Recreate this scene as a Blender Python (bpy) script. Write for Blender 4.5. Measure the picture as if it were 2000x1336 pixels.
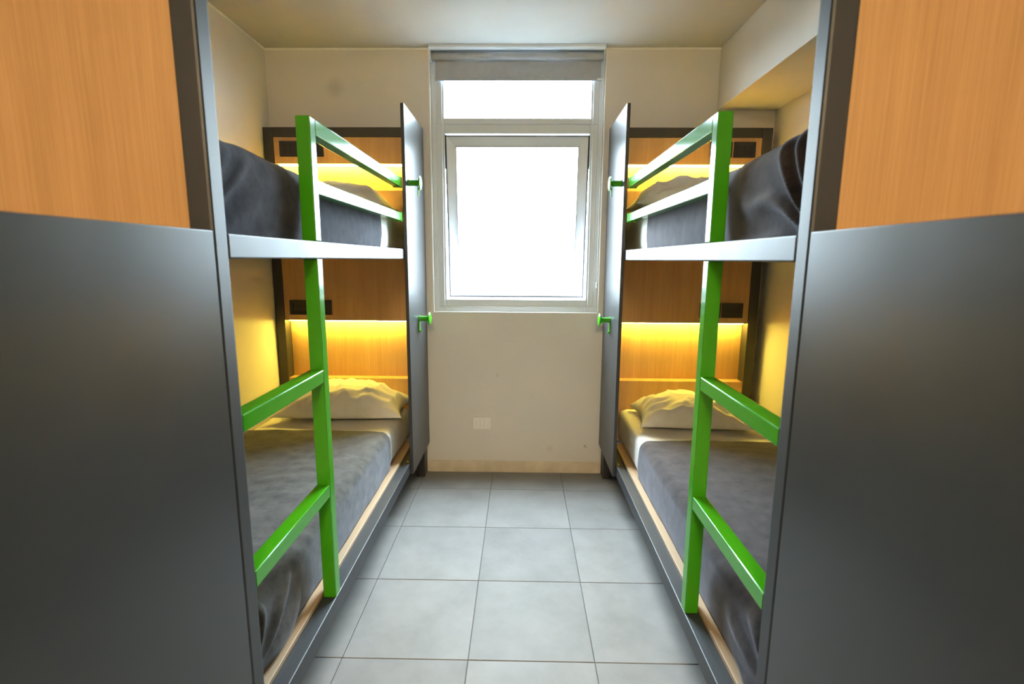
import bpy, bmesh, math, random
from mathutils import Vector, Matrix, noise

random.seed(7)
scene = bpy.context.scene
for o in list(bpy.data.objects):
    bpy.data.objects.remove(o, do_unlink=True)
C = scene.collection

# ---------------------------------------------------------------- camera
cam_data = bpy.data.cameras.new('camera')
cam = bpy.data.objects.new('camera', cam_data)
C.objects.link(cam)
cam_data.sensor_width = 36.0
cam_data.lens = 985.71 / 2000 * 36.0
cam_data.clip_start = 0.02
R_ = Vector((0.99982349, 0.01790743, 0.00568517))
U_ = Vector((-0.00850939, 0.16182493, 0.98678279))
F_ = Vector((-0.01675074, 0.98665699, -0.16194875))
cam.matrix_world = Matrix(((R_.x, U_.x, -F_.x, 0.0), (R_.y, U_.y, -F_.y, 0.0),
                           (R_.z, U_.z, -F_.z, 1.4077), (0, 0, 0, 1)))
cam_data.dof.use_dof = True
cam_data.dof.focus_distance = 2.1
cam_data.dof.aperture_fstop = 2.8
scene.camera = cam

# ---------------------------------------------------------------- daylight and exposure
world = bpy.data.worlds.new('overcast_sky')
scene.world = world
world.use_nodes = True
bg = world.node_tree.nodes['Background']
wn = world.node_tree
wtc = wn.nodes.new('ShaderNodeTexCoord'); wsep = wn.nodes.new('ShaderNodeSeparateXYZ')
wr_ = wn.nodes.new('ShaderNodeMapRange'); wr_.inputs['From Min'].default_value = -0.06; wr_.inputs['From Max'].default_value = 0.02
wmx = wn.nodes.new('ShaderNodeMix'); wmx.data_type = 'RGBA'
wmx.inputs[6].default_value = (0.035, 0.035, 0.034, 1)    # ground outside
# overcast sky, three times as bright overhead as at the horizon
wz = wn.nodes.new('ShaderNodeMapRange'); wz.inputs['To Min'].default_value = 1 / 3; wz.inputs['To Max'].default_value = 1.0
wsc = wn.nodes.new('ShaderNodeVectorMath'); wsc.operation = 'SCALE'
wsc.inputs[0].default_value = (0.72, 0.87, 1.0)
wn.links.new(wsep.outputs['Z'], wz.inputs['Value']); wn.links.new(wz.outputs[0], wsc.inputs['Scale'])
wn.links.new(wsc.outputs[0], wmx.inputs[7])
wn.links.new(wtc.outputs['Generated'], wsep.inputs[0]); wn.links.new(wsep.outputs['Z'], wr_.inputs['Value'])
wn.links.new(wr_.outputs[0], wmx.inputs[0]); wn.links.new(wmx.outputs[2], bg.inputs['Color'])
bg.inputs['Strength'].default_value = 38.0
pl = bpy.data.lights.new('window_portal', 'AREA')
pl.shape = 'RECTANGLE'; pl.size = 1.06; pl.size_y = 1.56
pl.cycles.is_portal = True
po = bpy.data.objects.new('window_portal', pl)
po.location = (-0.031, 3.212, 1.85); po.rotation_euler = (math.radians(-90), 0, 0)
C.objects.link(po)
LED_STRENGTH = 54.0
ROOM_LAMP = 46.0
scene.cycles.adaptive_threshold = 0.05
scene.cycles.max_bounces = 7
vs = scene.view_settings
vs.view_transform = 'Standard'
vs.look = 'None'
vs.exposure = 1.6
vs.gamma = 1.0
vs.use_curve_mapping = False

# ---------------------------------------------------------------- materials
def new_mat(name):
    m = bpy.data.materials.new(name)
    m.use_nodes = True
    nt = m.node_tree
    return m, nt, nt.nodes['Principled BSDF']

def N(nt, kind, **kw):
    n = nt.nodes.new(kind)
    for k, v in kw.items():
        setattr(n, k, v)
    return n

def mapping(nt, scale, coord='Object', rnd=False):
    tc = N(nt, 'ShaderNodeTexCoord')
    mp = N(nt, 'ShaderNodeMapping')
    mp.inputs['Scale'].default_value = scale
    nt.links.new(tc.outputs[coord], mp.inputs['Vector'])
    if rnd:
        oi = N(nt, 'ShaderNodeObjectInfo')
        mul = N(nt, 'ShaderNodeMath', operation='MULTIPLY'); mul.inputs[1].default_value = 37.0
        cx = N(nt, 'ShaderNodeCombineXYZ')
        nt.links.new(oi.outputs['Random'], mul.inputs[0])
        for k in range(3):
            nt.links.new(mul.outputs[0], cx.inputs[k])
        nt.links.new(cx.outputs[0], mp.inputs['Location'])
    return mp

def ramp(nt, fac, stops):
    r = N(nt, 'ShaderNodeValToRGB')
    els = r.color_ramp.elements
    while len(els) < len(stops):
        els.new(0.5)
    for e, (p, c) in zip(els, stops):
        e.position = p; e.color = (*c, 1)
    nt.links.new(fac, r.inputs['Fac'])
    return r

def add_bump(nt, b, height, strength, dist=0.002):
    bp = N(nt, 'ShaderNodeBump')
    bp.inputs['Strength'].default_value = strength
    bp.inputs['Distance'].default_value = dist
    nt.links.new(height, bp.inputs['Height'])
    nt.links.new(bp.outputs['Normal'], b.inputs['Normal'])

def noise_node(nt, vec, scale, detail=3, rough=0.5):
    n = N(nt, 'ShaderNodeTexNoise')
    n.inputs['Scale'].default_value = scale
    n.inputs['Detail'].default_value = detail
    n.inputs['Roughness'].default_value = rough
    nt.links.new(vec, n.inputs['Vector'])
    return n

def paint(name, col, rough=0.6, var=0.04, bump=0.12, scale=3.0):
    m, nt, b = new_mat(name)
    mp = mapping(nt, (1, 1, 1))
    n = noise_node(nt, mp.outputs[0], scale, 4)
    lo = tuple(c * (1 - var) for c in col); hi = tuple(min(1, c * (1 + var)) for c in col)
    r = ramp(nt, n.outputs['Fac'], [(0.3, lo), (0.7, hi)])
    nt.links.new(r.outputs[0], b.inputs['Base Color'])
    b.inputs['Roughness'].default_value = rough
    n2 = noise_node(nt, mp.outputs[0], 180, 2)
    add_bump(nt, b, n2.outputs['Fac'], bump, 0.001)
    return m

def metal_paint(name, col, rough, grain=0.06, coat=0.0):
    m, nt, b = new_mat(name)
    mp = mapping(nt, (1, 1, 1))
    n = noise_node(nt, mp.outputs[0], 900, 2)
    n3 = noise_node(nt, mp.outputs[0], 5, 3)
    mm = N(nt, 'ShaderNodeMapRange')
    mm.inputs['To Min'].default_value = rough * 0.85; mm.inputs['To Max'].default_value = rough * 1.15
    nt.links.new(n3.outputs['Fac'], mm.inputs['Value'])
    nt.links.new(mm.outputs[0], b.inputs['Roughness'])
    b.inputs['Base Color'].default_value = (*col, 1)
    b.inputs['Coat Weight'].default_value = coat
    b.inputs['Coat Roughness'].default_value = 0.08
    add_bump(nt, b, n.outputs['Fac'], grain, 0.0006)
    return m

def wood(name, c0, c1, rough=0.45, axis='Z'):
    m, nt, b = new_mat(name)
    sc = {'Z': (60, 60, 1.2), 'Y': (60, 1.2, 60)}[axis]
    mp = mapping(nt, sc, rnd=True)
    n = noise_node(nt, mp.outputs[0], 3.0, 5, 0.65)
    sc2 = {'Z': (9, 9, 0.35), 'Y': (9, 0.35, 9)}[axis]
    mp2 = mapping(nt, sc2, rnd=True)
    n2 = noise_node(nt, mp2.outputs[0], 1.6, 3, 0.6)
    mix = N(nt, 'ShaderNodeMath', operation='MULTIPLY_ADD'); mix.inputs[1].default_value = 0.55
    half = N(nt, 'ShaderNodeMath', operation='MULTIPLY'); half.inputs[1].default_value = 0.45
    nt.links.new(n2.outputs['Fac'], half.inputs[0])
    nt.links.new(n.outputs['Fac'], mix.inputs[0]); nt.links.new(half.outputs[0], mix.inputs[2])
    r = ramp(nt, mix.outputs[0], [(0.34, c0), (0.64, c1)])
    nt.links.new(r.outputs[0], b.inputs['Base Color'])
    b.inputs['Roughness'].default_value = rough
    add_bump(nt, b, n.outputs['Fac'], 0.08, 0.0008)
    return m

def fabric(name, c0, c1, rough=0.9, sheen=0.0, weave=700, bump=0.3, streak=None, sheen_tint=(1, 1, 1)):
    m, nt, b = new_mat(name)
    mp = mapping(nt, streak or (1, 1, 1))
    n = noise_node(nt, mp.outputs[0], 22, 5, 0.6)
    r = ramp(nt, n.outputs['Fac'], [(0.3, c0), (0.7, c1)])
    nt.links.new(r.outputs[0], b.inputs['Base Color'])
    b.inputs['Roughness'].default_value = rough
    b.inputs['Specular IOR Level'].default_value = 0.15
    b.inputs['Sheen Weight'].default_value = sheen
    b.inputs['Sheen Roughness'].default_value = 0.45
    b.inputs['Sheen Tint'].default_value = (*sheen_tint, 1)
    mp2 = mapping(nt, (1, 1, 1))
    n2 = noise_node(nt, mp2.outputs[0], weave, 2)
    add_bump(nt, b, n2.outputs['Fac'], bump, 0.0015)
    return m

def emission(name, col, strength):
    m, nt, b = new_mat(name)
    nt.nodes.remove(b)
    e = N(nt, 'ShaderNodeEmission')
    e.inputs['Color'].default_value = (*col, 1)
    e.inputs['Strength'].default_value = strength
    nt.links.new(e.outputs[0], nt.nodes['Material Output'].inputs['Surface'])
    return m

def glass_mat():
    m, nt, b = new_mat('window_glass')
    nt.nodes.remove(b)
    tr = N(nt, 'ShaderNodeBsdfTransparent'); tr.inputs[0].default_value = (0.97, 0.99, 0.98, 1)
    gl = N(nt, 'ShaderNodeBsdfGlossy'); gl.inputs['Roughness'].default_value = 0.02
    lw = N(nt, 'ShaderNodeLayerWeight'); lw.inputs['Blend'].default_value = 0.5      # thin-pane reflectance, the same from both faces
    pw = N(nt, 'ShaderNodeMath', operation='POWER'); pw.inputs[1].default_value = 5.0
    fr = N(nt, 'ShaderNodeMath', operation='MULTIPLY_ADD'); fr.inputs[1].default_value = 0.96; fr.inputs[2].default_value = 0.04
    nt.links.new(lw.outputs['Facing'], pw.inputs[0]); nt.links.new(pw.outputs[0], fr.inputs[0])
    mx = N(nt, 'ShaderNodeMixShader')
    nt.links.new(fr.outputs[0], mx.inputs[0]); nt.links.new(tr.outputs[0], mx.inputs[1]); nt.links.new(gl.outputs[0], mx.inputs[2])
    nt.links.new(mx.outputs[0], nt.nodes['Material Output'].inputs['Surface'])
    return m

def back_wall_mat(col):
    """cream paint with a round smudge above the left bunk, scuffs near the floor"""
    m, nt, b = new_mat('back_wall_paint')
    tc = N(nt, 'ShaderNodeTexCoord')
    n = noise_node(nt, tc.outputs['Object'], 3, 4)
    lo = tuple(c * 0.95 for c in col)
    r = ramp(nt, n.outputs['Fac'], [(0.3, lo), (0.7, col)])
    prev = r.outputs[0]
    def spot(center, rad, strength, c, wob=0.4):
        nonlocal prev
        vm = N(nt, 'ShaderNodeVectorMath', operation='DISTANCE')
        vm.inputs[1].default_value = center
        nn = noise_node(nt, tc.outputs['Object'], 9, 3)
        nt.links.new(tc.outputs['Object'], vm.inputs[0])
        ad = N(nt, 'ShaderNodeMath', operation='MULTIPLY_ADD')
        ad.inputs[1].default_value = rad * wob
        nt.links.new(nn.outputs['Fac'], ad.inputs[0]); nt.links.new(vm.outputs['Value'], ad.inputs[2])
        mr = N(nt, 'ShaderNodeMapRange', interpolation_type='SMOOTHSTEP')
        mr.inputs['From Min'].default_value = rad * 0.4; mr.inputs['From Max'].default_value = rad * 1.4
        mr.inputs['To Min'].default_value = strength; mr.inputs['To Max'].default_value = 0
        nt.links.new(ad.outputs[0], mr.inputs['Value'])
        mx = N(nt, 'ShaderNodeMix', data_type='RGBA')
        nt.links.new(mr.outputs[0], mx.inputs[0]); nt.links.new(prev, mx.inputs[6])
        mx.inputs[7].default_value = (*c, 1)
        prev = mx.outputs[2]
    spot((-1.12, 3.2, 2.41), 0.065, 0.30, (0.30, 0.28, 0.24))
    spot((0.433, 3.2, 0.188), 0.011, 0.6, (0.22, 0.17, 0.13))
    spot((0.440, 3.2, 0.176), 0.008, 0.5, (0.22, 0.17, 0.13))
    spot((-0.15, 3.2, 0.66), 0.012, 0.25, (0.3, 0.26, 0.22))
    spot((0.2, 3.2, 0.17), 0.03, 0.2, (0.4, 0.33, 0.26))
    mp = N(nt, 'ShaderNodeMapping'); mp.inputs['Scale'].default_value = (6, 1, 14)
    nt.links.new(tc.outputs['Object'], mp.inputs['Vector'])
    sc = noise_node(nt, mp.outputs[0], 3.0, 6, 0.75)
    sr = ramp(nt, sc.outputs['Fac'], [(0.58, (0, 0, 0)), (0.75, (0.22, 0.22, 0.22))])
    mx = N(nt, 'ShaderNodeMix', data_type='RGBA')
    nt.links.new(sr.outputs[0], mx.inputs[0]); nt.links.new(prev, mx.inputs[6])
    mx.inputs[7].default_value = (col[0] * 0.75, col[1] * 0.72, col[2] * 0.68, 1)
    nt.links.new(mx.outputs[2], b.inputs['Base Color'])
    b.inputs['Roughness'].default_value = 0.65
    n2 = noise_node(nt, tc.outputs['Object'], 160, 2)
    add_bump(nt, b, n2.outputs['Fac'], 0.12, 0.001)
    return m

def tile_mat():
    m, nt, b = new_mat('floor_tile_grey')
    mp = mapping(nt, (1, 1, 1), rnd=True)
    oi = N(nt, 'ShaderNodeObjectInfo')
    n = noise_node(nt, mp.outputs[0], 5, 6, 0.62)
    r = ramp(nt, n.outputs['Fac'], [(0.25, (0.215, 0.208, 0.20)), (0.75, (0.29, 0.282, 0.272))])
    hs = N(nt, 'ShaderNodeHueSaturation')
    mr = N(nt, 'ShaderNodeMapRange'); mr.inputs['To Min'].default_value = 0.93; mr.inputs['To Max'].default_value = 1.06
    nt.links.new(oi.outputs['Random'], mr.inputs['Value'])
    nt.links.new(mr.outputs[0], hs.inputs['Value']); nt.links.new(r.outputs[0], hs.inputs['Color'])
    nt.links.new(hs.outputs[0], b.inputs['Base Color'])
    n2 = noise_node(nt, mp.outputs[0], 14, 5, 0.6)
    rr = N(nt, 'ShaderNodeMapRange'); rr.inputs['To Min'].default_value = 0.42; rr.inputs['To Max'].default_value = 0.6
    nt.links.new(n2.outputs['Fac'], rr.inputs['Value']); nt.links.new(rr.outputs[0], b.inputs['Roughness'])
    b.inputs['Specular IOR Level'].default_value = 0.08
    n3 = noise_node(nt, mp.outputs[0], 45, 4)
    add_bump(nt, b, n3.outputs['Fac'], 0.07, 0.002)
    return m

CREAM = (0.71, 0.68, 0.64)
M = {
    'wall': paint('cream_wall_paint', CREAM),
    'back': back_wall_mat(CREAM),
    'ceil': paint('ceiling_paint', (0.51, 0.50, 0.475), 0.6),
    'base': paint('baseboard_paint', (0.66, 0.57, 0.44), 0.5, 0.12, 0.1, 9),
    'bead': paint('white_bead_paint', (0.86, 0.85, 0.82), 0.45),
    'grout': paint('grout', (0.13, 0.125, 0.12), 0.9),
    'tile': tile_mat(),
    'oak': wood('oak_laminate', (0.43, 0.245, 0.098), (0.575, 0.345, 0.155), 0.42),
    'birch': wood('pale_plywood', (0.38, 0.25, 0.145), (0.50, 0.35, 0.215), 0.5, 'Y'),
    'charcoal': metal_paint('charcoal_board', (0.034, 0.035, 0.037), 0.34, 0.03),
    'steel': metal_paint('charcoal_steel_paint', (0.032, 0.034, 0.038), 0.46, 0.12),
    'dark': metal_paint('dark_brown_steel_paint', (0.038, 0.034, 0.030), 0.45, 0.08),
    'green': metal_paint('green_gloss_paint', (0.045, 0.295, 0.006), 0.12, 0.004, 0.0),
    'alu': metal_paint('white_window_paint', (0.64, 0.68, 0.71), 0.35, 0.03),
    'gasket': metal_paint('black_gasket', (0.012, 0.012, 0.016), 0.7, 0.02),
    'bead_grey': metal_paint('grey_glazing_bead', (0.30, 0.30, 0.32), 0.6, 0.02),
    'blindfab': fabric('grey_blind_fabric', (0.40, 0.42, 0.46), (0.45, 0.47, 0.51), 0.85, 0, 900, 0.1),
    'blindtube': metal_paint('white_blind_case', (0.60, 0.65, 0.70), 0.4, 0.03),
    'plastic_w': metal_paint('white_plastic', (0.83, 0.81, 0.77), 0.4, 0.02),
    'plastic_b': metal_paint('black_plastic', (0.018, 0.016, 0.014), 0.4, 0.02),
    'plastic_b2': metal_paint('black_plastic_module', (0.012, 0.011, 0.010), 0.25, 0.02),
    'brass': metal_paint('brass_screw', (0.6, 0.45, 0.2), 0.3, 0.02),
    'sheet': fabric('white_cotton', (0.72, 0.69, 0.64), (0.79, 0.76, 0.72), 0.85, 0.1, 900, 0.15),
    'blanket_l': fabric('grey_fleece', (0.046, 0.041, 0.034), (0.106, 0.096, 0.083), 0.95, 0.28, 420, 0.6, (1, 1, 1), (0.8, 0.85, 1)),
    'blanket_d': fabric('charcoal_fleece', (0.013, 0.012, 0.015), (0.048, 0.044, 0.052), 0.95, 0.18, 420, 0.6, (1, 1, 1), (0.8, 0.85, 1)),
    'blanket_b': fabric('brown_grey_fleece', (0.033, 0.026, 0.025), (0.070, 0.056, 0.054), 0.95, 0.28, 420, 0.6, (1, 1, 1), (0.85, 0.87, 1)),
    'glass': glass_mat(),
    'lamp': emission('lamp_diffuser', (1.0, 0.77, 0.45), ROOM_LAMP),
    'led': emission('warm_led', (1.0, 0.79, 0.11), LED_STRENGTH),
}

# ---------------------------------------------------------------- mesh helpers
def link_mesh(name, bm, mat, parent=None, loc=(0, 0, 0), smooth=False):
    me = bpy.data.meshes.new(name)
    bm.normal_update()
    bm.to_mesh(me); bm.free()
    me.materials.append(M[mat])
    if smooth:
        for p in me.polygons:
            p.use_smooth = True
    o = bpy.data.objects.new(name, me)
    C.objects.link(o)
    o.location = loc
    if parent is not None:
        o.parent = parent
        base = Vector((0, 0, 0)); q = parent
        while q is not None:
            base += q.location; q = q.parent
        o.location = Vector(loc) - base
    return o

def box_into(bm, x0, x1, y0, y1, z0, z1):
    x0, x1 = min(x0, x1), max(x0, x1)
    vs_ = [bm.verts.new((x, y, z)) for x in (x0, x1) for y in (y0, y1) for z in (z0, z1)]
    fs = []
    for idx in ((0, 1, 3, 2), (4, 6, 7, 5), (0, 4, 5, 1), (2, 3, 7, 6), (0, 2, 6, 4), (1, 5, 7, 3)):
        fs.append(bm.faces.new([vs_[i] for i in idx]))
    return vs_, fs

def box(name, x0, x1, y0, y1, z0, z1, mat, parent=None, bev=0.002, seg=2):
    """one bevelled bar or board, its origin at its middle"""
    c = Vector(((x0 + x1) / 2, (y0 + y1) / 2, (z0 + z1) / 2))
    bm = bmesh.new()
    box_into(bm, x0 - c.x, x1 - c.x, y0 - c.y, y1 - c.y, z0 - c.z, z1 - c.z)
    if bev > 0:
        bmesh.ops.bevel(bm, geom=bm.edges[:], offset=bev, segments=seg, affect='EDGES', profile=0.5)
    bmesh.ops.recalc_face_normals(bm, faces=bm.faces[:])
    return link_mesh(name, bm, mat, parent, c)

def boxes(name, lst, mat, parent=None, bev=0.0):
    bm = bmesh.new()
    for b in lst:
        box_into(bm, *b)
    if bev:
        bmesh.ops.bevel(bm, geom=bm.edges[:], offset=bev, segments=1, affect='EDGES')
    bmesh.ops.recalc_face_normals(bm, faces=bm.faces[:])
    return link_mesh(name, bm, mat, parent)

def lathe_into(bm, prof, axis, origin, seg=24):
    """prof: list of (along, radius); axis 'X+' / 'X-' / 'Z' / 'Y'"""
    rings = []
    for a, r in prof:
        ring = []
        for k in range(seg):
            t = 2 * math.pi * k / seg
            p = {'X+': (a, r * math.cos(t), r * math.sin(t)), 'X-': (-a, r * math.cos(t), r * math.sin(t)),
                 'Z': (r * math.cos(t), r * math.sin(t), a), 'Y': (r * math.cos(t), a, r * math.sin(t))}[axis]
            ring.append(bm.verts.new(Vector(origin) + Vector(p)))
        rings.append(ring)
    for i in range(len(rings) - 1):
        for k in range(seg):
            bm.faces.new((rings[i][k], rings[i][(k + 1) % seg], rings[i + 1][(k + 1) % seg], rings[i + 1][k]))
    bm.faces.new(rings[0]); bm.faces.new(rings[-1])

def thing(name, label, cat, loc, group=None):
    o = bpy.data.objects.new(name, None)
    C.objects.link(o)
    o.location = loc
    o['label'] = label; o['category'] = cat
    if group:
        o['group'] = group
    return o

def tag(o, label, cat, group=None):
    o['label'] = label; o['category'] = cat
    if group:
        o['group'] = group
    return o

def struct(o, label=None):
    o['kind'] = 'structure'
    if label:
        o['label'] = label
    return o

# ---------------------------------------------------------------- room shell
YB, YF = 3.20, -2.0
XL, XR = -1.53, 1.50
ZC = 2.63
WX0, WX1, WZ0, WZ1 = -0.552, 0.488, 1.074, ZC     # window opening
floor = struct(boxes('floor', [(XL - .1, XR + .1, YF - .1, YB + .1, -0.10, -0.006)], 'grout'), 'pale grey square tiled floor between the bunks')
T = 0.45; X0T = -0.627; Y0T = 2.935; G = 0.0014
xs = [XL] + [X0T + k * T for k in range(-2, 6) if XL + .01 < X0T + k * T < XR - .01] + [XR]
ys = sorted([YB] + [Y0T - k * T for k in range(0, 12) if YF + .01 < Y0T - k * T < YB] + [YF])
tile_cache = {}
for i in range(len(xs) - 1):
    for j in range(len(ys) - 1):
        w = xs[i + 1] - xs[i] - 2 * G; d = ys[j + 1] - ys[j] - 2 * G
        key = (round(w, 4), round(d, 4))
        c = ((xs[i] + xs[i + 1]) / 2, (ys[j] + ys[j + 1]) / 2, -0.005)
        if key not in tile_cache:
            o = box('floor_tile', c[0] - w / 2, c[0] + w / 2, c[1] - d / 2, c[1] + d / 2, -0.010, 0.0, 'tile', floor, 0.0012, 1)
            tile_cache[key] = o.data
        else:
            o = bpy.data.objects.new('floor_tile', tile_cache[key]); C.objects.link(o)
            o.parent = floor; o.location = c
        o.rotation_euler = (random.uniform(-.0008, .0008), random.uniform(-.0008, .0008), random.uniform(-.0012, .0012))

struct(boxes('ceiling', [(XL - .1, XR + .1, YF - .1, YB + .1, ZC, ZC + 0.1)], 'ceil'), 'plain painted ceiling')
struct(boxes('wall_left', [(XL - .1, XL, YF - .1, YB + .1, -0.1, ZC)], 'wall'), 'cream wall along the left bunk')
struct(boxes('wall_right', [(XR, XR + .1, YF - .1, YB + .1, -0.1, ZC)], 'wall'), 'cream wall along the right bunk')
struct(boxes('wall_front', [(XL - .1, XR + .1, YF - .1, YF, -0.1, ZC)], 'wall'), 'cream wall behind the viewer')
struct(boxes('wall_back', [(XL, WX0, YB, YB + .085, 0, ZC), (WX1, XR, YB, YB + .085, 0, ZC),
                           (WX0, WX1, YB, YB + .085, 0, WZ0)], 'back'), 'cream wall below and beside the window')
struct(box('ceiling_beam', 1.155, XR, YF, YB, 2.285, ZC, 'wall', None, 0.003), 'boxed-in beam under the ceiling along the right wall')
struct(box('baseboard_back', -0.612, 0.537, YB - .012, YB, 0.0, 0.078, 'base', None, 0.003), 'cream baseboard below the window')
struct(box('trim_1', XL, WX0 - .004, YB - .008, YB, ZC - .012, ZC, 'bead', None, 0.002), 'thin white bead at the ceiling, left of window')
struct(box('trim_2', WX1 + .004, 1.155, YB - .008, YB, ZC - .012, ZC, 'bead', None, 0.002), 'thin white bead at the ceiling, right of window')
struct(box('trim_3', XL, XL + .008, YF, YB - .008, ZC - .012, ZC, 'bead', None, 0.002), 'thin white bead at the ceiling along left wall')

# ---------------------------------------------------------------- window
win = thing('window_1', 'white framed window with a fixed top light and a tilted sash', 'window', ((WX0 + WX1) / 2, YB, WZ0))
win['kind'] = 'structure'
FY0, FY1 = 3.226, 3.276
# thin white bead round the opening
for nm, b in (('edge_bead', (WX0 - .006, WX0 + .002, YB - .006, YB + .004, WZ0 - .006, ZC)),
              ('edge_bead', (WX1 - .002, WX1 + .006, YB - .006, YB + .004, WZ0 - .006, ZC)),
              ('edge_bead', (WX0 + .002, WX1 - .002, YB - .006, YB + .004, WZ0 - .006, WZ0 + .002))):
    box(nm, *b, 'bead', win, 0.001, 1)
SX0, SX1, SZ0, SZ1 = -0.473, 0.412, 1.153, 2.160
for nm, b in (('frame_side', (WX0, SX0, FY0, FY1, WZ0, WZ1)), ('frame_side', (SX1, WX1, FY0, FY1, WZ0, WZ1)),
              ('frame_sill', (SX0, SX1, FY0, FY1, WZ0, SZ0)), ('frame_head', (SX0, SX1, FY0, FY1, 2.545, WZ1)),
              ('frame_transom', (SX0, SX1, FY0, FY1, SZ1, 2.212)), ('frame_transom', (SX0, SX1, FY0, FY1, 2.2145, 2.248))):
    box(nm, *b, 'alu', win, 0.003)
# raised inner profile step on the sides and the sill
for b in ((WX0 + .030, SX0 - .012, FY0 - .006, FY0 + .002, WZ0 + .036, 2.212), (SX1 + .012, WX1 - .030, FY0 - .006, FY0 + .002, WZ0 + .036, 2.212),
          (WX0 + .030, WX1 - .030, FY0 - .006, FY0 + .002, WZ0 + .022, WZ0 + .034),
          (WX0 + .030, SX0 - .012, FY0 - .006, FY0 + .002, 2.2145, 2.54), (SX1 + .012, WX1 - .030, FY0 - .006, FY0 + .002, 2.2145, 2.54)):
    box('frame_step', *b, 'alu', win, 0.002, 1)
box('pane', SX0 - .004, SX1 + .004, 3.248, 3.254, 2.240, 2.555, 'glass', win, 0)
# tilted sash, hinged at its top edge
ang = math.radians(6.3)
SW0, SW1 = SX0 + .005, SX1 - .005
SH = SZ1 - SZ0 - .018
fw_ = 0.060
def sash_mesh(name, lst, mat, par, bev):
    bm = bmesh.new()
    for b in lst:
        box_into(bm, *b)
    if bev:
        bmesh.ops.bevel(bm, geom=bm.edges[:], offset=bev, segments=2, affect='EDGES')
    bmesh.ops.recalc_face_normals(bm, faces=bm.faces[:])
    bmesh.ops.rotate(bm, verts=bm.verts[:], cent=(0, 0, 0), matrix=Matrix.Rotation(ang, 3, 'X'))
    return link_mesh(name, bm, mat, par, (0, 3.252, SZ1 - .011))
bmS = bmesh.new()
def mitre_frame(bm, x0, x1, z0, z1, w, y0, y1, ins):
    o = [(x0, z0), (x1, z0), (x1, z1), (x0, z1)]
    i = [(x0 + w, z0 + w), (x1 - w, z0 + w), (x1 - w, z1 - w), (x0 + w, z1 - w)]
    v = {}
    for nm, pts, y in (('of', o, y0), ('ob', o, y1), ('if', i, y0 + ins), ('ib', i, y1)):
        v[nm] = [bm.verts.new((p[0], y, p[1])) for p in pts]
    for k in range(4):
        n = (k + 1) % 4
        bm.faces.new((v['of'][k], v['of'][n], v['if'][n], v['if'][k]))
        bm.faces.new((v['ob'][n], v['ob'][k], v['ib'][k], v['ib'][n]))
        bm.faces.new((v['of'][n], v['of'][k], v['ob'][k], v['ob'][n]))
        bm.faces.new((v['if'][k], v['if'][n], v['ib'][n], v['ib'][k]))
mitre_frame(bmS, SW0, SW1, -SH, 0, fw_, -.018, .022, .010)
bmesh.ops.recalc_face_normals(bmS, faces=bmS.faces[:])
bmesh.ops.bevel(bmS, geom=bmS.edges[:], offset=0.002, segments=1, affect='EDGES')
bmesh.ops.rotate(bmS, verts=bmS.verts[:], cent=(0, 0, 0), matrix=Matrix.Rotation(ang, 3, 'X'))
sash = link_mesh('sash', bmS, 'alu', win, (0, 3.252, SZ1 - .011))
sash['label'] = 'awning sash pushed outward at its bottom'
sash_mesh('pane', [(SW0 + fw_ - .005, SW1 - fw_ + .005, .004, .009, -SH + fw_ - .005, -fw_ + .005)], 'glass', sash, 0)
sash_mesh('gasket', [(SW0 - .003, SW0 + .004, -.023, -.0175, -SH - .003, .003), (SW1 - .004, SW1 + .003, -.023, -.0175, -SH - .003, .003),
                     (SW0, SW1, -.023, -.0175, -SH - .004, -SH + .004), (SW0, SW1, -.023, -.0175, -.002, .0035)], 'gasket', sash, 0)
gx0, gx1, gz0, gz1 = SW0 + fw_, SW1 - fw_, -SH + fw_, -fw_
sash_mesh('glazing_bead', [(gx0 - .001, gx0 + .003, -.010, .003, gz0, gz1), (gx1 - .003, gx1 + .001, -.010, .003, gz0, gz1),
                           (gx0, gx1, -.010, .003, gz0 - .001, gz0 + .003), (gx0, gx1, -.010, .003, gz1 - .003, gz1 + .001)], 'bead_grey', sash, 0)
sash_mesh('window_handle', [(-.05, .0, -.030, -.018, -SH + .008, -SH + .040), (-.036, -.014, -.048, -.030, -SH + .012, -SH + .034),
                            (-.034, -.016, -.050, -.038, -SH + .020, -SH + .115)], 'alu', sash, 0.003)
box('hinge_stay', SX0 + .001, SX0 + .004, FY0 + .01, FY1 - .006, SZ1 - .20, SZ1 - .004, 'gasket', win, 0)
box('hinge_stay', SX1 - .004, SX1 - .001, FY0 + .01, FY1 - .006, SZ1 - .20, SZ1 - .004, 'gasket', win, 0)

# ---------------------------------------------------------------- roller blind
bl = thing('roller_blind', 'pale grey roller blind rolled up at the top of the window', 'blind', (-0.03, 3.17, 2.40))
bx0, bx1 = -0.538, 0.470
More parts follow.
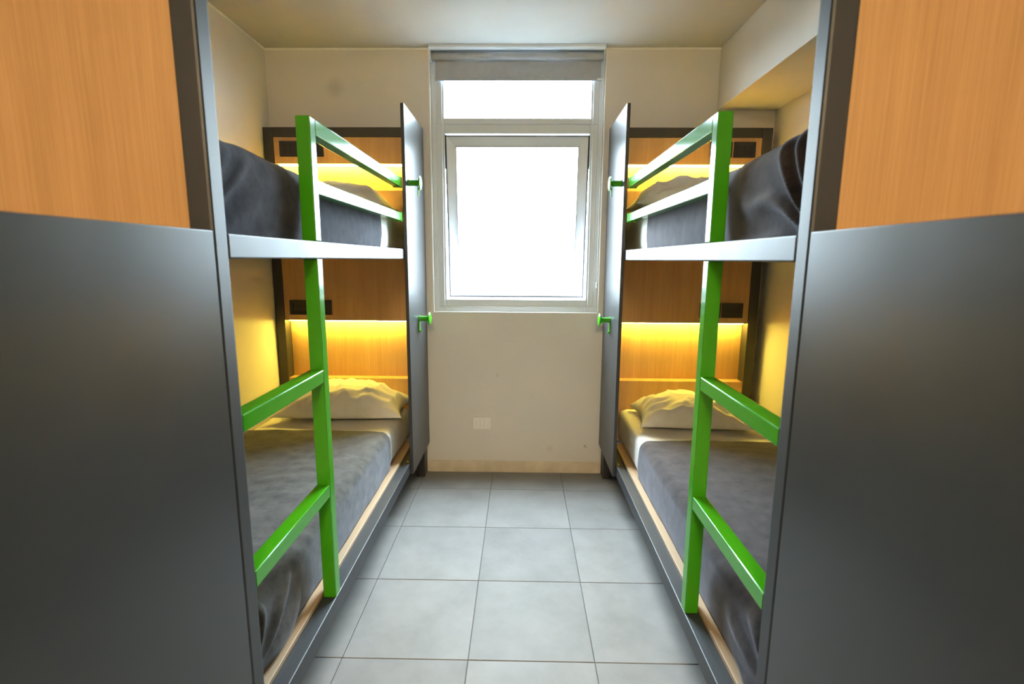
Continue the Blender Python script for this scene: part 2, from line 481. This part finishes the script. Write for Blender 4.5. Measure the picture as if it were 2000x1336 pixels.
# half-round case against the ceiling
bm = bmesh.new()
pr = [(3.222, 2.629), (3.222, 2.606), (3.158, 2.606), (3.148, 2.609), (3.141, 2.615), (3.138, 2.629)]
va = [bm.verts.new((bx0 - .008, y, z)) for y, z in pr]; vb = [bm.verts.new((bx1 + .008, y, z)) for y, z in pr]
bm.faces.new(va); bm.faces.new(vb[::-1])
for k in range(len(pr)):
    n = (k + 1) % len(pr)
    bm.faces.new((va[k], vb[k], vb[n], va[n]))
bmesh.ops.recalc_face_normals(bm, faces=bm.faces[:])
link_mesh('head_rail', bm, 'blindtube', bl)
bm = bmesh.new()
lathe_into(bm, [(bx0, .0205), (bx1, .0205)], 'X+', (0, 3.186, 2.580), 28)
bmesh.ops.recalc_face_normals(bm, faces=bm.faces[:])
link_mesh('blind_roll', bm, 'blindfab', bl, (0, 0, 0), True)
box('blind_fabric', -0.520, 0.463, 3.2045, 3.2062, 2.468, 2.585, 'blindfab', bl, 0)
box('bottom_bar', -0.522, 0.465, 3.200, 3.2105, 2.452, 2.470, 'blindfab', bl, 0.002)
box('bar_end_cap', 0.440, 0.470, 3.197, 3.2125, 2.455, 2.466, 'plastic_w', bl, 0.002)
for x0_, x1_ in ((bx0 - .008, bx0), (bx1, bx1 + .008)):
    box('bracket', x0_, x1_, 3.160, 3.212, 2.553, 2.606, 'blindtube', bl, 0.002)
# bead chain on the right
bm = bmesh.new()
z = 2.55
while z > 1.26:
    for yy in (3.172, 3.196):
        bmesh.ops.create_icosphere(bm, subdivisions=1, radius=0.0022, matrix=Matrix.Translation((0.474, yy, z)))
    z -= 0.0075
ch = link_mesh('bead_chain', bm, 'plastic_w', bl)
ch['kind'] = 'stuff'
bm = bmesh.new()
lathe_into(bm, [(0, .004), (.012, .006), (.03, .006), (.034, .003)], 'Z', (0.474, 3.184, 1.232), 12)
bmesh.ops.recalc_face_normals(bm, faces=bm.faces[:])
link_mesh('chain_weight', bm, 'plastic_w', bl)

# ---------------------------------------------------------------- wall socket under the window
ws = thing('wall_socket', 'small white three-module wall socket low under the window', 'socket', (-0.2475, YB, 0.298))
sx0, sx1, sz0, sz1 = -0.306, -0.189, 0.300, 0.380
bm = bmesh.new()
mitre_frame(bm, sx0, sx1, sz0, sz1, 0.019, YB - .009, YB, .001)
bmesh.ops.recalc_face_normals(bm, faces=bm.faces[:])
bmesh.ops.bevel(bm, geom=bm.edges[:], offset=0.0012, segments=1, affect='EDGES')
link_mesh('cover_frame', bm, 'plastic_w', ws)
mw = (sx1 - sx0 - .038) / 3
for k in range(3):
    box('socket_module', sx0 + .019 + k * mw + .0008, sx0 + .019 + (k + 1) * mw - .0008, YB - .007, YB, sz0 + .019, sz1 - .019, 'plastic_w', ws, 0.001, 1)

# ---------------------------------------------------------------- bunk beds
def hook_mesh(bm, s, x, y, z, extra):
    """s: direction the hook sticks out along x (+1 or -1)"""
    ax = 'X+' if s > 0 else 'X-'
    # tear-drop base plate
    pts = []
    for k in range(13):
        t = math.pi * k / 12
        pts.append((0.017 * math.cos(t), 0.030 + 0.017 * math.sin(t)))
    lo_ = 0.020 if extra else -0.046
    pts += [(-0.012, lo_), (-0.006, lo_ - .006), (0.006, lo_ - .006), (0.012, lo_)]
    a = [bm.verts.new((x, y + p[0], z + p[1] - .02)) for p in pts]
    b = [bm.verts.new((x + s * .004, y + p[0], z + p[1] - .02)) for p in pts]
    bm.faces.new(a); bm.faces.new(b[::-1])
    for k in range(len(pts)):
        n = (k + 1) % len(pts)
        bm.faces.new((a[k], b[k], b[n], a[n]))
    lathe_into(bm, [(.004, .0165), (.012, .015), (.040, .015), (.050, .018), (.056, .030), (.060, .038), (.063, .039), (.067, .034), (.070, .022), (.0715, .006)],
               ax, (x, y, z + .008), 28)
    # small prong turned up at the foot of the plate
    if not extra:
        box_into(bm, x + s * .003, x + s * .014, y - .009, y + .009, z - .070, z - .062)
    else:
        box_into(bm, x + s * .050, x + s * .055, y - .008, y + .008, z - .058, z - .01)

def outlet_plate(parent, x0, x1, y, z0, z1):
    c = Vector(((x0 + x1) / 2, y, (z0 + z1) / 2))
    bm = bmesh.new()
    mitre_frame(bm, x0 - c.x, x1 - c.x, z0 - c.z, z1 - c.z, 0.022, -.009, .001, .002)
    w = (x1 - x0 - .046) / 2
    for k in range(2):
        xa = x0 + .0225 + k * (w + .001)
        box_into(bm, xa - c.x, xa + w - .001 - c.x, -.005, .001, z0 + .0225 - c.z, z1 - .0225 - c.z)
    bmesh.ops.recalc_face_normals(bm, faces=bm.faces[:])
    return link_mesh('power_outlet', bm, 'plastic_b', parent, c)

def make_bunk(s, R, D, yp0, yp1, yl0, yl1, label):
    """s: side (-1 left, +1 right); R: distance of the rail face from x=0; D: clear depth to the wall;
    yp: near post; yl: ladder post"""
    X = lambda d: s * (R + d)
    root = thing('bunk_bed', label, 'bed', (X(.45), 2.1, 0))
    B = lambda name, d0, d1, y0, y1, z0, z1, mat, par=root, bev=.003: box(name, min(X(d0), X(d1)), max(X(d0), X(d1)), y0, y1, z0, z1, mat, par, bev)
    HF = 3.10                       # headboard front
    hi, ho = 0.853, 0.910
    # frame at the foot, nearest the viewer
    B('foot_post', 0, .050, yp0, yp1, 0, 2.165, 'steel', root, .006)
    B('foot_post', hi, ho, yp0, yp1, 0, 2.165, 'steel', root, .006)
    B('foot_beam', .050, hi, yp0, yp1, 2.108, 2.163, 'dark')
    B('foot_board', .0505, hi - .0005, yp0 + .012, yp1 - .012, 0.30, 2.1075, 'oak')
    # rails
    B('upper_rail', 0, .050, yp1, HF, 1.405, 1.458, 'steel', root, .004)
    B('wall_rail', hi, ho, yp1, HF, 1.405, 1.458, 'steel', root, .004)
    B('floor_rail', 0, .050, yp1, HF, .211, .272, 'steel', root, .003)
    fr = root.children[-1]
    B('wall_rail', hi, ho, yp1, HF, .211, .272, 'steel', root, .003)
    bm = bmesh.new()
    lathe_into(bm, [(0, .005), (.002, .005), (.003, .003)], 'Z', (X(.016), 2.70, .2721), 12)
    link_mesh('screw', bm, 'brass', root)
    # platforms
    B('upper_platform', .050, hi, yp1, HF, 1.412, 1.440, 'birch', root, .002)
    B('lower_platform', .047, hi, yp1 + .005, 2.985, .2722, .2880, 'birch', root, .002)
    for k in range(4):
        y = 1.35 + .45 * k
        B('cross_bar', .050, hi, y, y + .03, .225, .2715, 'steel', root, .002)
    # headboard
    B('headboard_post', 0, .055, HF, 3.197, 0, 2.165, 'dark', root, .004)
    B('headboard_post', hi, ho, HF, 3.197, 0, 2.165, 'dark', root, .004)
    B('headboard_beam', .055, hi, HF, 3.197, 2.110, 2.165, 'dark', root, .003)
    up = B('headboard_panel', .056, hi - .001, HF + .004, 3.155, 1.960, 2.1095, 'oak', root, .0015)
    lo = B('headboard_panel', .056, hi - .001, HF + .004, 3.155, 1.024, 1.4045, 'oak', root, .0015)
    for zz0, zz1, zl in ((1.808, 2.0, 1.470), (.657, 1.06, .262)):
        B('headboard_recess', .056, hi - .001, 3.178, 3.190, zz0 - .02, zz1, 'oak', root, .001)
        B('headboard_ledge', .056, hi - .001, HF + .004, 3.177, zl, zz0, 'oak', root, .0015)
    for zt in (1.9598, 1.0238):
        B('led_strip', .075, hi - .012, 3.135, 3.150, zt - .006, zt - .0005, 'led', root, 0)
    for pan, z0, z1 in ((up, 1.999, 2.086), (lo, 1.060, 1.150)):
        for d0 in (.555, .690):
            xa, xb = sorted((X(d0), X(d0 + .125)))
            outlet_plate(pan, xa, xb, HF + .004, z0, z1)
    # privacy panel at the head, fixed to the outside of the frame
    pan = B('privacy_panel', -.0185, -.0005, 2.685, 3.192, .205, 2.180, 'charcoal', root, .0015)
    for yy, zz, ex in ((2.745, 1.792, True), (2.942, 1.052, False)):
        bm = bmesh.new()
        hook_mesh(bm, -s, X(-.0186), yy, zz, ex)
        bmesh.ops.recalc_face_normals(bm, faces=bm.faces[:])
        h = link_mesh('coat_hook', bm, 'green', pan)
        h['label'] = 'green round-headed coat hook'
        for p in h.data.polygons:
            p.use_smooth = False
    # ladder and guard rail
    B('guard_post', .001, .044, yl0, yl1, 1.458, 1.816, 'green', root, .003)
    B('ladder_post', .001, .044, yl0, yl1, .272, 1.405, 'green', root, .003)
    B('ladder_rung', .001, .044, yp1, yl0, 1.020, 1.062, 'green', root, .003)
    B('ladder_rung', .001, .044, yp1, yl0, .637, .679, 'green', root, .003)
    for z0, z1 in ((1.770, 1.816), (1.599, 1.640)):
        B('guard_rail', .001, .041, yl1, 2.660, z0, z1, 'green', root, .003)
        B('rail_end_cap', -.0003, .0435, 2.655, 2.685, z0 - .003, z1 + .003, 'green', root, .002)
    return root

LB = dict(s=-1, R=.616, D=.914, yp0=1.022, yp1=1.071, yl0=1.537, yl1=1.578)
RB = dict(s=1, R=.541, D=.959, yp0=.976, yp1=1.022, yl0=1.489, yl1=1.530)
make_bunk(label='charcoal bunk bed along the left wall with green ladder and guard rail', **LB)
make_bunk(label='charcoal bunk bed along the right wall with green ladder and guard rail', **RB)

def make_near(s, R, y1, label):
    X = lambda d: s * (R + d)
    root = thing('bunk_bed', label, 'bed', (X(.45), 0.0, 0))
    B = lambda name, d0, d1, y0, y1_, z0, z1, mat, bev=.003: box(name, min(X(d0), X(d1)), max(X(d0), X(d1)), y0, y1_, z0, z1, mat, root, bev)
    B('side_panel', 0.0, .018, -.97, y1, .19, 1.461, 'charcoal', .0025)
    HY = -.97                       # headboard front, facing away from the viewer's side
    B('headboard_post', .0, .055, HY - .097, HY, 0, 2.165, 'dark', .004)
    B('headboard_post', .853, .910, HY - .097, HY, 0, 2.165, 'dark', .004)
    B('headboard_beam', .055, .853, HY - .097, HY, 2.110, 2.165, 'dark', .003)
    B('headboard_panel', .056, .852, HY - .055, HY - .004, 1.960, 2.1095, 'oak', .0015)
    B('headboard_recess', .056, .852, HY - .09, HY - .078, .30, 2.0, 'oak', .001)
    B('headboard_ledge', .056, .852, HY - .077, HY - .004, 1.430, 1.808, 'oak', .0015)
    B('post', .020, .068, y1 - .050, y1 - .002, 0, 1.40, 'steel', .004)
    B('post', .853, .910, y1 - .050, y1 - .002, 0, 1.40, 'steel', .004)
    B('deck_board', .019, .910, -.97, y1 - .002, 1.401, 1.425, 'birch', .002)
    B('deck_board', .069, .852, -.97, y1 - .052, .26, .285, 'birch', .002)
    return root
make_near(-1, .6155, 1.020, 'near bunk with a plain charcoal side panel cut off by the left edge')
make_near(1, .5405, .974, 'near bunk with a plain charcoal side panel cut off by the right edge')

# ---------------------------------------------------------------- bedding
def nz(x, y, z=0.0):
    return noise.noise(Vector((x, y, z)))

def sstep(a, b, x):
    t = max(0.0, min(1.0, (x - a) / (b - a)))
    return t * t * (3 - 2 * t)

def profile(z0, z1, d_aisle, d_wall, r, bulge):
    """cross-section of the made-up bed from the bottom of the aisle side, up and over to the wall: list of (d, z, nd, nz)"""
    P = []
    h = z1 - z0
    n = 22
    for k in range(n):
        t = k / n
        z = z0 + (h - r) * t
        d = d_aisle - bulge * math.sin(math.pi * min(1, t * 0.98 + .02)) * 1.0
        P.append((d, z))
    for k in range(11):
        a = math.pi / 2 * k / 10
        P.append((d_aisle + r - r * math.cos(a), z1 - r + r * math.sin(a)))
    n2 = 26
    for k in range(1, n2 + 1):
        t = k / n2
        P.append((d_aisle + r + (d_wall - d_aisle - r) * t, z1 + .006 * math.sin(math.pi * t)))
    return P

def sweep(name, s, R, P, ys_, disp, mat, base_loc, thickness=0.0):
    """skin the cross-section P along y; disp(u, d, z, y) -> offset along the normal"""
    bm = bmesh.new()
    m = len(P)
    nrm = []
    for k in range(m):
        a = P[max(0, k - 1)]; b = P[min(m - 1, k + 1)]
        t = Vector((b[0] - a[0], b[1] - a[1]))
        t.normalize()
        nrm.append((-t.y, t.x))
    rows = []
    for y in ys_:
        row = []
        for k, (d, z) in enumerate(P):
            yy = y(k / (m - 1)) if callable(y) else y
            off = disp(k / (m - 1), d, z, yy)
            dd = d + nrm[k][0] * off; zz = z + nrm[k][1] * off
            row.append(bm.verts.new((s * (R + dd) - base_loc[0], yy - base_loc[1], zz - base_loc[2])))
        rows.append(row)
    for i in range(len(rows) - 1):
        for k in range(m - 1):
            f = (rows[i][k], rows[i][k + 1], rows[i + 1][k + 1], rows[i + 1][k])
            bm.faces.new(f if s < 0 else f[::-1])
    bmesh.ops.recalc_face_normals(bm, faces=bm.faces[:])
    o = link_mesh(name, bm, mat, None, base_loc, True)
    if thickness:
        md = o.modifiers.new('thickness', 'SOLIDIFY')
        md.thickness = thickness; md.offset = -1
    return o

def make_mattress(s, R, z0, z1, d0, d1, y0, y1, label, seed, bulge=0.004, r=0.035):
    """mattress in a white fitted sheet: rounded block with soft pleats on its side"""
    bm = bmesh.new()
    nx, ny, nzv = 20, 70, 12
    cx, cy = (d0 + d1) / 2, (y0 + y1) / 2
    hw, hl, hh = (d1 - d0) / 2, (y1 - y0) / 2, (z1 - z0) / 2
    cz = (z0 + z1) / 2
    vmap = {}
    def pt(i, j, k):
        key = (i, j, k)
        if key in vmap:
            return vmap[key]
        p = Vector((-hw + 2 * hw * i / nx, -hl + 2 * hl * j / ny, -hh + 2 * hh * k / nzv))
        q = Vector((max(-hw + r, min(hw - r, p.x)), max(-hl + r, min(hl - r, p.y)), max(-hh + r, min(hh - r, p.z))))
        dlt = p - q
        if dlt.length > 1e-6:
            n_ = dlt.normalized(); p = q + n_ * r
        else:
            n_ = Vector((0, 0, 0))
        n2 = Vector((0, 0, 0))
        if k in (0, nzv): n2 += Vector((0, 0, 1 if k else -1))
        if i in (0, nx): n2 += Vector((1 if i else -1, 0, 0))
        if j in (0, ny): n2 += Vector((0, 1 if j else -1, 0))
        if n2.length: n2.normalize()
        side = 1.0 if i in (0, nx) else 0.0
        Y = p.y + cy
        off = .003 * nz(p.x * 6 + seed, Y * 6, p.z * 6)
        if side:
            off += .0035 * nz(Y * 34 + seed, p.z * 3.0, 1.0) + bulge * math.cos(p.z / hh * 1.4)
        p = p + n2 * off
        v = bm.verts.new((s * (R + cx + p.x) - s * (R + cx), p.y, p.z + hh))
        vmap[key] = v
        return v
    def quad(a, b, c, d):
        bm.faces.new((a, b, c, d))
    for i in range(nx):
        for j in range(ny):
            for k in (0, nzv):
                quad(pt(i, j, k), pt(i + 1, j, k), pt(i + 1, j + 1, k), pt(i, j + 1, k))
    for j in range(ny):
        for k in range(nzv):
            for i in (0, nx):
                quad(pt(i, j, k), pt(i, j + 1, k), pt(i, j + 1, k + 1), pt(i, j, k + 1))
    for i in range(nx):
        for k in range(nzv):
            for j in (0, ny):
                quad(pt(i, j, k), pt(i + 1, j, k), pt(i + 1, j, k + 1), pt(i, j, k + 1))
    bmesh.ops.recalc_face_normals(bm, faces=bm.faces[:])
    o = link_mesh('mattress', bm, 'sheet', None, (s * (R + cx), cy, z0), True)
    return tag(o, label, 'mattress', 'mattresses on the bunks')

def make_blanket(s, R, z0, z1, d0, d1, y0, y1, mat, label, seed, fan=None, amp=.0035, skew=0.0, bulge=.006, r=.045, rise=0.0):
    P = profile(z0, z1, d0, d1, r, bulge)
    ny = 220
    fy, fz, fa, fk, fr_, fp = fan if fan else (0, 0, 0, 0, 1, 1)
    def disp(u, d, z, y):
        off = amp * nz(d * 5 + seed, y * 5, z * 5) + amp * .5 * nz(d * 16 + seed, y * 11, z * 16)
        top = sstep(z1 - .03, z1, z)
        off += amp * .9 * top * nz(y * 15 + 3 * nz(d * 3, y * 2, seed), d * 2.2, seed + 4)
        if fan:
            rr = math.hypot(y - fy, (z - fz) * 1.0)
            th = math.atan2(z - fz, y - fy)
            w = sstep(.05, .16, rr) * (1 - sstep(fr_ * .5, fr_, rr)) * (1 - top * .8)
            ph = fk * th + 2.2 * nz(th * 2.0, rr * 4, seed + 9)
            ridge = abs(math.sin(ph)) ** fp
            off += fa * w * (ridge - .12)
        off += rise * sstep(z0 + .05, z1, z) * (1 - sstep(y0 + .05, y0 + .75, y))
        return max(off, -.0025)
    def yrow(j):
        t = j / ny
        def f(u):
            hem = .006 * nz(u * 9 + seed, 3.3) + .004 * nz(u * 30, seed) + skew * max(0, .36 - u)
            return y0 + (y1 + hem - y0) * t
        return f
    base = (s * (R + (d0 + d1) / 2), (y0 + y1) / 2, z0)
    o = sweep('blanket', s, R, P, [yrow(j) for j in range(ny + 1)], disp, mat, base, .007)
    return tag(o, label, 'blanket', 'fleece blankets on the bunks')

def make_pillow(x, y, z, w, d, h, rotz, label, seed, tilt=0.0, sag=0.0, wr=.013):
    bm = bmesh.new()
    n = 72
    rows = {}
    for side in (1, -1):
        for i in range(n + 1):
            for j in range(n + 1):
                if side < 0 and (i in (0, n) or j in (0, n)):
                    rows[(side, i, j)] = rows[(1, i, j)]
                    continue
                a = -1 + 2 * i / n; b = -1 + 2 * j / n
                # seam pulled in between the pointed corners
                pa = 1 - .12 * (1 - b * b) * abs(a) ** 3
                pb = 1 - .14 * (1 - a * a) * abs(b) ** 3
                fa = max(0, 1 - abs(a) ** 2.4) ** .62; fb = max(0, 1 - abs(b) ** 2.4) ** .62
                t = fa * fb
                ang_ = math.atan2(b, a); rad = math.hypot(a, b)
                px = a * w / 2 * pa; py = b * d / 2 * pb
                wx = px + .05 * nz(px * 4 + seed, py * 4, 7); wy = py + .05 * nz(px * 4, py * 4 + seed, 8)
                wrk = wr * .8 * nz(px * 8 + seed, py * 8, seed)
                wrk += wr * 1.5 * (.35 - abs(nz(wx * 14 + seed, wy * 6, 2 + seed)) ** .7)
                wrk += wr * .9 * (.35 - abs(nz(wx * 7 + seed, wy * 19, 12 + seed)) ** .7)
                wrk += wr * 1.2 * math.sin(ang_ * 9 + 5 * nz(a * 2 + seed, b * 2, 5)) * sstep(.4, .95, rad) * t
                if side > 0:
                    pz = h * .82 * t * (1 + sag * a) + wrk * min(1, t * 2.2)
                else:
                    pz = -h * .18 * t
                rows[(side, i, j)] = bm.verts.new((px, py, pz + h * .18))
        for i in range(n):
            for j in range(n):
                f = (rows[(side, i, j)], rows[(side, i + 1, j)], rows[(side, i + 1, j + 1)], rows[(side, i, j + 1)])
                bm.faces.new(f if side > 0 else f[::-1])
    bmesh.ops.recalc_face_normals(bm, faces=bm.faces[:])
    o = link_mesh('pillow', bm, 'sheet', None, (x, y, z), True)
    o.rotation_euler = (tilt, 0, rotz)
    return tag(o, label, 'pillow', 'white pillows on the bunks')

for side, bd in (('left', LB), ('right', RB)):
    s, R = bd['s'], bd['R']
    ya = bd['yp1'] + .012
    make_mattress(s, R, .2885, .487, .085, .845, ya + .01, 3.085, 'mattress in a white sheet on the lower %s bunk' % side, 3 * s)
    make_mattress(s, R, 1.4405, 1.652, .070, .845, ya + .01, 3.085, 'mattress in a white sheet on the upper %s bunk' % side, 11 * s)

make_blanket(-1, .616, .2955, .496, .074, .848, 1.079, 2.560, 'blanket_l', 'taupe grey fleece blanket spread over the lower left bunk', 1.7,
             (1.10, .30, .020, 7.0, .42, 3), .004, -.10)
make_blanket(1, .541, .2955, .494, .074, .848, 1.030, 2.475, 'blanket_b', 'brown grey fleece blanket spread over the lower right bunk', 5.1,
             (1.05, .34, .018, 6.0, .36, 3), .003, -.04)
make_blanket(-1, .616, 1.4475, 1.666, .060, .848, 1.079, 2.470, 'blanket_d', 'charcoal fleece blanket on the upper left bunk', 8.3,
             (1.02, 1.40, .005, 10.0, .50, 3), .0035, -.08, rise=.016)
make_blanket(1, .541, 1.4475, 1.672, .060, .848, 1.030, 2.470, 'blanket_b', 'brown grey fleece blanket with fanned creases on the upper right bunk', 12.9,
             (1.02, 1.42, .017, 9.0, .52, 4), .003, -.04, rise=.019)

make_pillow(-1.03, 2.885, .494, .74, .40, .195, 0.03, 'plump white pillow at the head of the lower left bunk', 2.0)
make_pillow(.985, 2.80, .492, .66, .42, .165, -.06, 'white pillow with a pointed corner on the lower right bunk', 6.5, 0, -.25, .015)
make_pillow(-1.06, 2.88, 1.659, .68, .40, .160, 0.04, 'white pillow at the head of the upper left bunk', 14.2)
make_pillow(.93, 2.86, 1.659, .68, .42, .190, -.04, 'white pillow at the head of the upper right bunk', 21.7)

# ---------------------------------------------------------------- ceiling lamp by the entrance, behind the viewer
cl = thing('ceiling_lamp', 'round warm ceiling lamp behind the viewer, outside the photo', 'lamp', (0, -1.6, ZC - .05))
bm = bmesh.new()
lathe_into(bm, [(-.012, .31), (0.0, .32), (.050, .32)], 'Z', (0, -1.6, ZC - .05), 40)
bmesh.ops.recalc_face_normals(bm, faces=bm.faces[:])
link_mesh('lamp_base', bm, 'alu', cl)
bm = bmesh.new()
lathe_into(bm, [(-.060, .08), (-.052, .17), (-.035, .25), (-.0125, .30)], 'Z', (0, -1.6, ZC - .05), 40)
bmesh.ops.recalc_face_normals(bm, faces=bm.faces[:])
link_mesh('lamp_diffuser', bm, 'lamp', cl)
